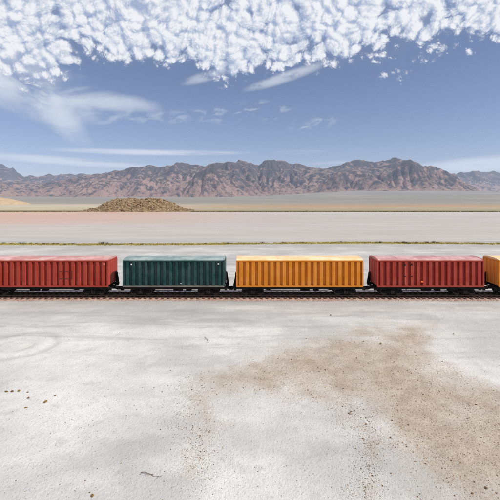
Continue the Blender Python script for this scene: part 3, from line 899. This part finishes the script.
stone(45.2, 402.4, 5.0, 'largest ochre stone on the white salt near the left edge', None, True, 1.1)
stone(55.2, 395.6, 2.2, 'tiny dark stone right of the largest ochre stone')
stone(92.0, 495.8, 5.0, 'ochre stone alone near the bottom edge of the photo', None, True)
stone(330.6, 315.4, 3.2, 'dark stone alone on grey salt just below the track')
stone(485.5, 488.5, 4.4, 'large dark stone in the bottom right corner of the sand')
stone(472.0, 493.5, 3.2, 'dark stone left of the large one in the bottom right corner')
def scatter(n, xs, ys, sizes, label, group, seed, poly=None, attract=None):
    q = np.random.default_rng(seed); k = 0; tries = 0
    while k < n and tries < 20000:
        tries += 1
        px, py = q.uniform(*xs), q.uniform(*ys)
        x, y = gp(px, py)
        if attract is not None:
            if q.random() > attract(px, py): continue
        elif q.random() > sand_at(x, y) * 1.2: continue
        stone(px, py, q.uniform(*sizes) * (1.4 if q.random() < .12 else 1), label, group); k += 1
def line_near(pts, w):
    def f(px, py):
        d = 1e9
        for (x0, y0), (x1, y1) in zip(pts, pts[1:]):
            t = max(0, min(1, ((px - x0) * (x1 - x0) + (py - y0) * (y1 - y0)) / ((x1 - x0) ** 2 + (y1 - y0) ** 2)))
            d = min(d, math.hypot(px - x0 - t * (x1 - x0), py - y0 - t * (y1 - y0)))
        return math.exp(-(d / w) ** 2)
    return f
scatter(80, (250, 470), (334, 400), (1.2, 2.3), 'small dark brown stone scattered over the upper part of the tan sand patch', 'stones on the upper sand', 1)
scatter(55, (385, 500), (400, 499), (1.4, 2.6), 'small dark brown stone scattered over the lower right part of the sand patch', 'stones on the lower right sand', 2)
scatter(58, (328, 398), (402, 499), (1.1, 2.7), 'brown stone in the dense trail along the lower edge of the sand patch', 'stones in the right trail', 3, None, line_near([(345, 408), (364, 424), (369, 445), (367, 462), (374, 472), (362, 499)], 10))
scatter(52, (168, 232), (396, 462), (1.0, 2.2), 'brown stone in the loose trail on white salt left of the picture middle', 'stones in the left trail', 4, None, line_near([(194, 400), (187, 418), (200, 436), (196, 455)], 14))
scatter(26, (166, 262), (370, 392), (1.2, 2.4), 'small dark crumb of stone at the pointed left end of the sand patch', 'stones at the left end of the sand', 5, None, line_near([(168, 376), (195, 380), (230, 384), (262, 388)], 6))
scatter(16, (60, 165), (385, 430), (1.1, 1.9), 'tiny dark stone lying far apart on the white salt at left', 'lone stones on the white salt', 6, None, lambda a, b: .5)

# gravel nobody could count
r = np.random.default_rng(17); pts = []
while len(pts) < 18000:
    y = r.uniform(15.2, 36); x = r.uniform(-.7 * y, .7 * y)
    px, py = 250 + x / y * FC, 197 + CAM_H * FC / y
    w_ = .03
    if -11 < x: w_ = sand_at(x, y) ** 1.4 * .55
    w_ = max(w_, .8 * line_near([(345, 408), (364, 424), (369, 445), (367, 462), (362, 499)], 20)(px, py), .6 * line_near([(194, 398), (187, 418), (200, 436), (196, 470)], 22)(px, py), .05)
    if r.random() < w_:
        pts.append((x, y, zat(x, y) + .003, r.uniform(.008, .022) * (1.7 if r.random() < .12 else 1)))
grav = link('gravel', stones_mesh('gravel', pts, STONE, 71, .7))
tag(grav, 'fine brown gravel sprinkled over sand and salt', 'gravel', kind='stuff')

# dry branches
TWIG = simple_material('dry_wood', (.10, .06, .035), (.17, .11, .07), .9, 20.)
def branch(p0, p1, label, rad):
    (x0, y0), (x1, y1) = gp(*p0), gp(*p1)
    q = random.Random(5); m = MB(); n = 9; P_ = []
    for i in range(n + 1):
        t = i / n
        P_.append(Vector((q.uniform(-.05, .05) + (x1 - x0) * (t - .5), q.uniform(-.05, .05) + (y1 - y0) * (t - .5), .035 + .04 * math.sin(t * 7))))
    m.tube(P_, [rad * (1 - .07 * i) for i in range(n + 1)], 6)
    for i in (2, 4, 6, 7):
        d = (P_[i + 1] - P_[i]).normalized(); e = Vector((d.y, -d.x, .25)) * (1 if i % 2 else -1) + d
        m.tube([P_[i], P_[i] + e * .12, P_[i] + e * .26 + Vector((.03, 0, .02))], [rad * .6, rad * .45, rad * .2], 5)
    cx, cy = (x0 + x1) / 2, (y0 + y1) / 2
    o = m.build('dry_branch', TWIG, None, (cx, cy, zat(cx, cy)))
    return tag(o, label, 'branch')
branch((140, 473.5), (163, 477), 'thin dry branch lying on white salt near the bottom left', .016)
branch((204.5, 337.5), (209.5, 343.5), 'short dry twig lying on the salt left of the sand patch', .018)

# ------------------------------------------------------------------ verge grass and shrubs
def leaf_material(name, c0, c1):
    m, t, b = material(name, .8, .2)
    n = t.noise(pos(t), .6, 4, .6)[0]
    rnd = t.new('ShaderNodeNewGeometry').outputs['Random Per Island']
    c = t.mix(t.ss(n, .38, .62), c0, c1)
    t.l.new(t.mix(t.m('MULTIPLY', rnd, .5), c, tuple(v * .5 for v in c0)), b.inputs['Base Color'])
    return m
GRASS = leaf_material('verge_grass', (.33, .28, .06), (.46, .37, .13))
DRY = leaf_material('shore_scrub', (.22, .18, .085), (.36, .28, .15))
SHRUB = leaf_material('dark_shrub', (.05, .042, .022), (.085, .07, .035))
def blades(name, spots, mat, h, w, n, seed):
    q = np.random.default_rng(seed); V = []; F = []
    for x, y, z, k in spots:
        for _ in range(n):
            a = q.uniform(0, 6.28); l = q.uniform(.1, .9) * h * k; bx, by = x + q.normal(0, .16) * k, y + q.normal(0, .16) * k
            hh = h * k * q.uniform(.5, 1.1); ww = w * k
            i = len(V)
            V += [(bx - ww * math.sin(a), by + ww * math.cos(a), z), (bx + ww * math.sin(a), by - ww * math.cos(a), z), (bx + l * math.cos(a), by + l * math.sin(a), z + hh)]
            F.append((i, i + 1, i + 2))
    me = bpy.data.meshes.new(name); me.from_pydata(V, [], F); me.update(); me.materials.append(mat)
    return link(name, me)
r = np.random.default_rng(23)
VX = np.linspace(-120, 120, 1200)
VC = 101 + 1.4 * np.sin(VX / 23.) + 1.6 * fbm(VX / 30., VX * 0 + .5, 3, 15)
VD = fbm(VX / 7., VX * 0 + 4.5, 4, 27)
def verge_c(x): return float(np.interp(x, VX, VC))
sp = []
while len(sp) < 7000:
    x = r.uniform(-90, 90); dens_ = float(np.interp(x, VX, VD))
    if r.random() > .8 + 1.3 * dens_: continue
    sp.append((x, verge_c(x) + r.normal(0, .85), .0, r.uniform(.5, 1.2)))
g = blades('verge_grass', sp, GRASS, .22, .05, 8, 29)
tag(g, 'thin line of yellow green grass across the salt behind the train', 'grass', kind='stuff')
sp = []
for _ in range(5200):
    x = r.uniform(-330, 330)
    if abs(x + 100) < 50: continue
    sp.append((x, r.uniform(312.5, 326) + 5 * r.random() ** 3, .0, r.uniform(.5, 1.3)))
g = blades('shore_scrub', sp, DRY, .52, .24, 12, 37)
tag(g, 'low olive scrub along the far shore of the lake', 'scrub', kind='stuff')

def shrub_mesh(seed):
    q = np.random.default_rng(seed); V = []; F = []
    lobes = [(q.normal(0, .5), q.normal(0, .35), q.uniform(.15, .4), q.uniform(.28, .5)) for _ in range(7)]
    for _ in range(420):
        lx_, ly_, lz_, lr = lobes[q.integers(7)]
        d = q.normal(0, 1, 3); d /= np.linalg.norm(d); p = np.array([lx_, ly_, lz_]) + d * lr * q.uniform(.5, 1.05)
        p[2] = max(p[2], .03)
        u = q.normal(0, 1, 3); u /= np.linalg.norm(u); w_ = np.cross(u, d); s = q.uniform(.04, .09)
        i = len(V)
        V += [tuple(p - u * s), tuple(p + w_ * s * .6), tuple(p + u * s), tuple(p - w_ * s * .6)]; F.append((i, i + 1, i + 2, i + 3))
    me = bpy.data.meshes.new('foliage'); me.from_pydata(V, [], F); me.update(); me.materials.append(SHRUB)
    return me
SM = [shrub_mesh(i) for i in range(4)]
for px, w_, k in [(3, .8, 0), (11, .7, 0), (23, 1.2, 1), (30, .8, 0), (36, .8, 1), (44, 1., 0), (53, .9, 1), (57, .8, 0), (65, .8, 0), (74, 1., 0), (102, 1.5, 1), (107, 1., 0), (112, .8, 0), (121, .8, 0), (131, .8, 0), (142, .9, 0), (176, .8, 0), (205, .8, 0), (228, .9, 0), (262, .8, 0), (283, .8, 0), (303, .9, 1), (341, .9, 0), (379, 1.2, 1), (397, .8, 0), (403, 1.1, 1), (406, .9, 0), (417, .9, 0), (427, 1.2, 1), (433, 1.2, 1), (438, 1.0, 0)]:
    x = (px - 250) / FC * 101; y = verge_c(x) + random.uniform(-.6, 1.0); x = (px - 250) / FC * y
    o = link('shrub', random.choice(SM), None, (x, y, 0)); w_ *= .9; o.scale = (w_, w_ * .8, w_ * random.uniform(.6, .85)); o.rotation_euler.z = random.uniform(-.5, .5)
    if px > 370: lab, grp = 'small dark shrub on the green verge behind the dark red and cut-off yellow wagons', 'dark shrubs on the right verge'
    elif px > 150: lab, grp = 'small dark shrub on the green verge behind the green and yellow wagons', 'dark shrubs on the middle verge'
    else: lab, grp = 'small dark shrub on the green verge behind the left red wagon and its coupling', 'dark shrubs on the left verge'
    tag(o, lab, 'shrub', grp)

# ------------------------------------------------------------------ the air
hz = MB().box(-15400, 15400, -600, 15600, -40, 1150).build('haze', bpy.data.materials.new('haze_air'))
tag(hz, 'thin bluish desert haze', 'haze', kind='stuff')
hm = hz.data.materials[0]; hm.use_nodes = True; hm.node_tree.nodes.clear(); T = NT(hm.node_tree)
pv = T.new('ShaderNodeVolumePrincipled')
pv.inputs['Color'].default_value = (.58, .74, 1.0, 1); pv.inputs['Density'].default_value = 3.3e-5; pv.inputs['Anisotropy'].default_value = .1
T.l.new(pv.outputs[0], T.new('ShaderNodeOutputMaterial').inputs['Volume'])
